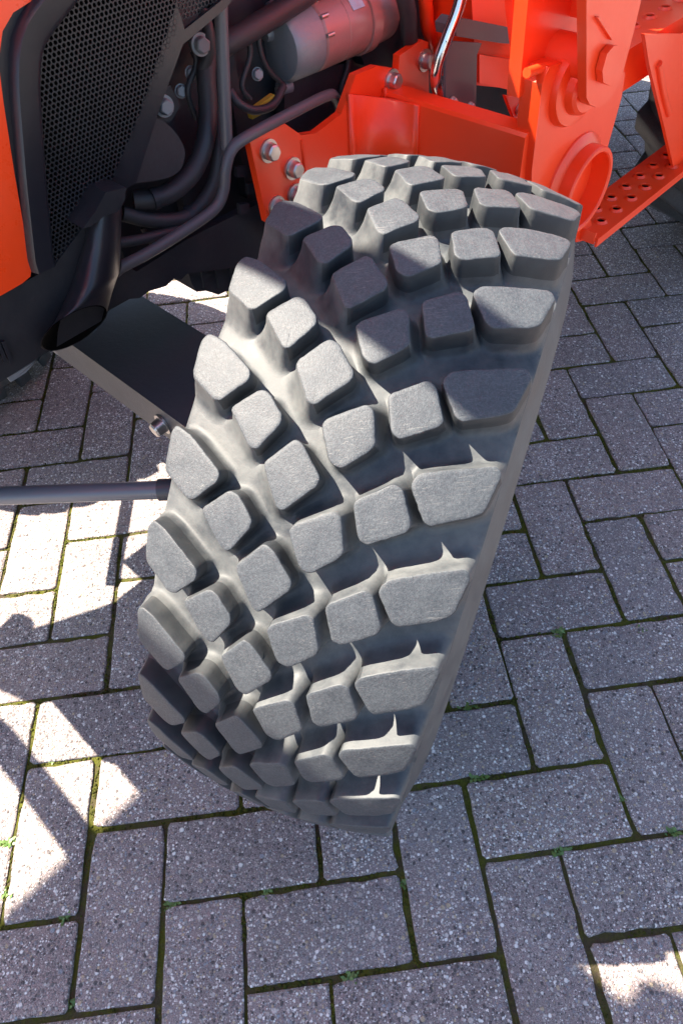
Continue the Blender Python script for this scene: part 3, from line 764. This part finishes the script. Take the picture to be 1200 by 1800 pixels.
# ------------------------------------------------------------------ rest of the machine, above and outside the picture: raised loader, guard, deck, added shadow blockers
for l in (PL-.045, 2*CL-PL+.045):
    plate('loader_tower', T, [(-.40, l, .70), (-.36, l, 1.30), (-.50, l, 1.30), (-.58, l, .70)], (0, .018, 0), 'orange', .003)
    plate('boom_arm', T, [(-.46, l+.02, 1.20), (-.40, l+.02, 1.30), (.30, l+.02, 1.72), (.86, l+.02, 2.06), (.90, l+.02, 1.97), (.36, l+.02, 1.60)], (0, .05, 0), 'orange', .004)
bc = tube('boom_crosstube', T, [(.364, 2*CL-PL+.04, 1.686), (.364, PL-.04, 1.686)], .041, 'orange', 28, False)
bk = [(.85, 2.10), (.79, 2.02), (.85, 1.96), (1.60, 1.94), (1.62, 1.955), (.88, 1.98), (.815, 2.025), (.875, 2.09), (1.02, 2.42), (1.0, 2.43)]
for nm, l, t in (('bucket', CL-.64, 1.28),):
    bkt = plate(nm, T, [(f, l, z) for f, z in bk], (0, t, 0), 'orange', .002)
    for l2 in (l, l+t-.008):
        plate('bucket_side', bkt, [(.83, l2-.001, 2.03), (.88, l2-.001, 1.975), (1.60, l2-.001, 1.95), (1.01, l2-.001, 2.42)], (0, .010, 0), 'orange', .001)
box('bucket_hitch', bkt, (.745, -.60, 1.985), (.80, -.14, 2.06), 'orange', .006)  # unseen block added to push the bucket's shadow edge back
gd = tube('front_guard', T, [(.55, -.555-.25, .50), (.72, -.555-.25, .56), (.765, -.555-.255, .66), (.765, -.555-.245, .735), (.765, -.555-.17, .75), (.765, -.555+.17, .75), (.765, -.555+.245, .735), (.765, -.555+.255, .66), (.72, -.555+.25, .56), (.55, -.555+.25, .50)], .023, 'iron', 16)
wing = [(.30, -.79), (.50, -.850), (.70, -.950), (.74, -.91), (.70, -.80), (.628, -.745), (.30, -.745)]  # unseen wings at the nose, added and outlined to shape the ground shadow
for sgn in (0, 1):
    plate('headlight_housing', T, [(f, l if not sgn else 2*CL-l, .725) for f, l in wing], (0, 0, .05), 'black', .006)
box('front_frame', T, (.30, CL-.08, .44), (.58, CL+.15, .56), 'iron', .01)
deck = box('foot_deck', T, (-1.45, CL-.33, .66), (-.86, CL+.25, .69), 'iron', .008)
for l in (-.30, 2*CL-.02):
    plate('fender', T, [(-1.02, l, .80), (-1.12, l, 1.10), (-1.35, l, 1.26), (-1.90, l, 1.26), (-2.15, l, 1.12), (-2.15, l, 1.08), (-1.90, l, 1.21), (-1.36, l, 1.21), (-1.15, l, 1.06), (-1.05, l, .80)], (0, .32, 0), 'hood', .004)
seat = box('seat', T, (-1.75, CL-.22, .98), (-1.32, CL+.22, 1.08), 'black', .03)
plate('seat_back', seat, [(-1.70, CL-.21, 1.08), (-1.62, CL-.21, 1.08), (-1.74, CL-.21, 1.50), (-1.82, CL-.21, 1.50)], (0, .42, 0), 'black', .02)
box('seat_base', T, (-1.8, CL-.2, .78), (-1.3, CL+.2, .98), 'iron', .01)
for l in (CL-.42, CL+.42):
    box('roll_bar', T, (-2.02, l-.03, .75), (-1.96, l+.03, 2.05), 'iron', .006)
box('roll_bar_top', T, (-2.02, CL-.449, 2.051), (-1.96, CL+.449, 2.11), 'iron', .006)
box('dashboard', T, (-.95, CL-.18, .70), (-.72, CL+.18, 1.18), 'black', .02)
tube('steering_column', T, [(-.95, CL, 1.05), (-1.08, CL, 1.22)], .025, 'black', 14, False)
sw_ = [Vector((-1.08, CL, 1.22)) + Vector((.095*math.cos(t), .18*math.sin(t), .155*math.cos(t))) for t in [2*math.pi*i/24 for i in range(25)]]
tube('steering_wheel', T, sw_, .013, 'black', 10, False)

# ------------------------------------------------------------------ weeds in the joints
def mat_leaf():
    n = NT('weed_leaf'); pos = n.n('NewGeometry').outputs['Position']
    n.p(Base_Color=n.mix(n.noise(90, 3, .6, pos), (.045, .10, .018), (.14, .22, .05)), Roughness=.5)
    n.b.inputs['Subsurface Weight'].default_value = .1
    return n.m
M['leaf'] = mat_leaf()
def weed(px, py, size, seed, label='tiny green weed in a shaded mossy joint between pavers'):
    r = random.Random(seed); d = CROT @ Vector(((px-600)/FPX, -(py-900)/FPX, -1.0)); g = CAMLOC + d*(-CAMLOC.z/d.z)
    vs, fs = [], []
    for i in range(r.randint(16, 26)):
        a = r.uniform(0, 2*math.pi); L = size*r.uniform(.35, 1.0); up = r.uniform(.25, 1.1)
        b = Vector((r.gauss(0, size*.45), r.gauss(0, size*.18), -.003)); dr = Vector((math.cos(a), math.sin(a), up)).normalized(); s = Vector((-math.sin(a), math.cos(a), 0))*L*.22
        p1, p2 = b+dr*L*.5, b+dr*L+Vector((0, 0, -L*.2)); k = len(vs)
        vs += [b-s*.3, b+s*.3, p1+s, p1-s, p2]; fs += [(k, k+1, k+2, k+3), (k+3, k+2, k+4)]
    o = link('weed', mesh('weed', vs, fs, True), None, ['leaf'], (g.x, g.y, 0))
    o.rotation_euler.z = r.uniform(-.3, .3)
    o['label'] = label; o['category'] = 'weed'; o['group'] = 'weeds in the paver joints'
for i, (x, y, s) in enumerate([(820, 1240, .013), (838, 1366, .012), (978, 1112, .016), (985, 1496, .013), (1185, 1462, .013), (710, 1553, .010), (616, 1716, .011), (472, 1568, .014), (300, 1590, .010), (115, 1616, .011), (12, 1480, .013), (10, 1570, .012), (130, 1764, .010), (1092, 1404, .009), (95, 1336, .009), (1156, 800, .010), (1132, 1105, .010), (984, 705, .009)]):
    weed(x, y, s, 50+i, *({0: ['green weed in the joint beside the outer sidewall of the big front tyre'], 1: ['green weed in the joint just below the foot of the big front tyre'],
        10: ['bright green weed lit by sun in a joint, next to another sunlit weed'], 11: ['bright green weed lit by sun in a joint, next to another sunlit weed'],
        2: ['largest leafy weed at a corner of two pavers, spreading along the joint']}.get(i, [])))

# ------------------------------------------------------------------ moss cushions along the joints: too many to count
def moss():
    r = random.Random(9); vs, fs = [], []
    for bx, by, hor in bricks[:420]:
        q = to_px((bx, by, 0))
        if not q or q[2] > 1.9: continue
        hx, hy = (U, U/2) if hor else (U/2, U)
        for (x0, y0, x1, y1) in ((bx-hx, by-hy, bx+hx, by-hy), (bx-hx, by-hy, bx-hx, by+hy)):
            L = math.hypot(x1-x0, y1-y0); n = int(L/.0034)
            for i in range(n):
                t = r.random(); x, y = x0+(x1-x0)*t, y0+(y1-y0)*t
                d = noise.noise((x*5, y*5, .3))*.9 + noise.noise((x*23, y*23, 4.0))*.6
                if d + r.uniform(-.35, .35) < .02: continue
                o = r.gauss(0, .0016); s = r.uniform(.0011, .0026)*(1+max(0, d)*.5)
                if y0 == y1: y += o
                else: x += o
                z = -.0040+r.uniform(0, .0016); k = len(vs); a0 = r.uniform(0, 1)
                for j in range(5):
                    a = a0+j*2*math.pi/5; m = s*r.uniform(.75, 1.2); vs.append((x+m*math.cos(a), y+m*math.sin(a), z))
                for j in range(5):
                    a = a0+.6+j*2*math.pi/5; m = s*.62; vs.append((x+m*math.cos(a), y+m*math.sin(a), z+s*.75))
                vs.append((x, y, z+s*1.05))
                for j in range(5):
                    w = (j+1) % 5
                    fs += [(k+j, k+w, k+5+j), (k+w, k+5+w, k+5+j), (k+5+j, k+5+w, k+10)]
    return mesh('moss_tufts', vs, fs, True)
def mat_moss():
    n = NT('moss_cushion'); pos = n.n('NewGeometry').outputs['Position']
    a = n.noise(25, 3, .6, pos); b = n.noise(700, 3, .7, pos)
    c = n.mix(n.ramp(a, [(.35, 0), (.65, 1)]), (.055, .050, .014), (.135, .150, .022))
    n.p(Base_Color=n.mix(n.ramp(b, [(.35, .8), (.7, 0)]), c, (.022, .024, .006)), Roughness=.95, Normal=n.bump(b, 1.0, .002))
    n.b.inputs['Specular IOR Level'].default_value = .1
    return n.m
M['moss'] = mat_moss()
mo = link('moss', moss(), pave, ['moss']); mo['kind'] = 'stuff'
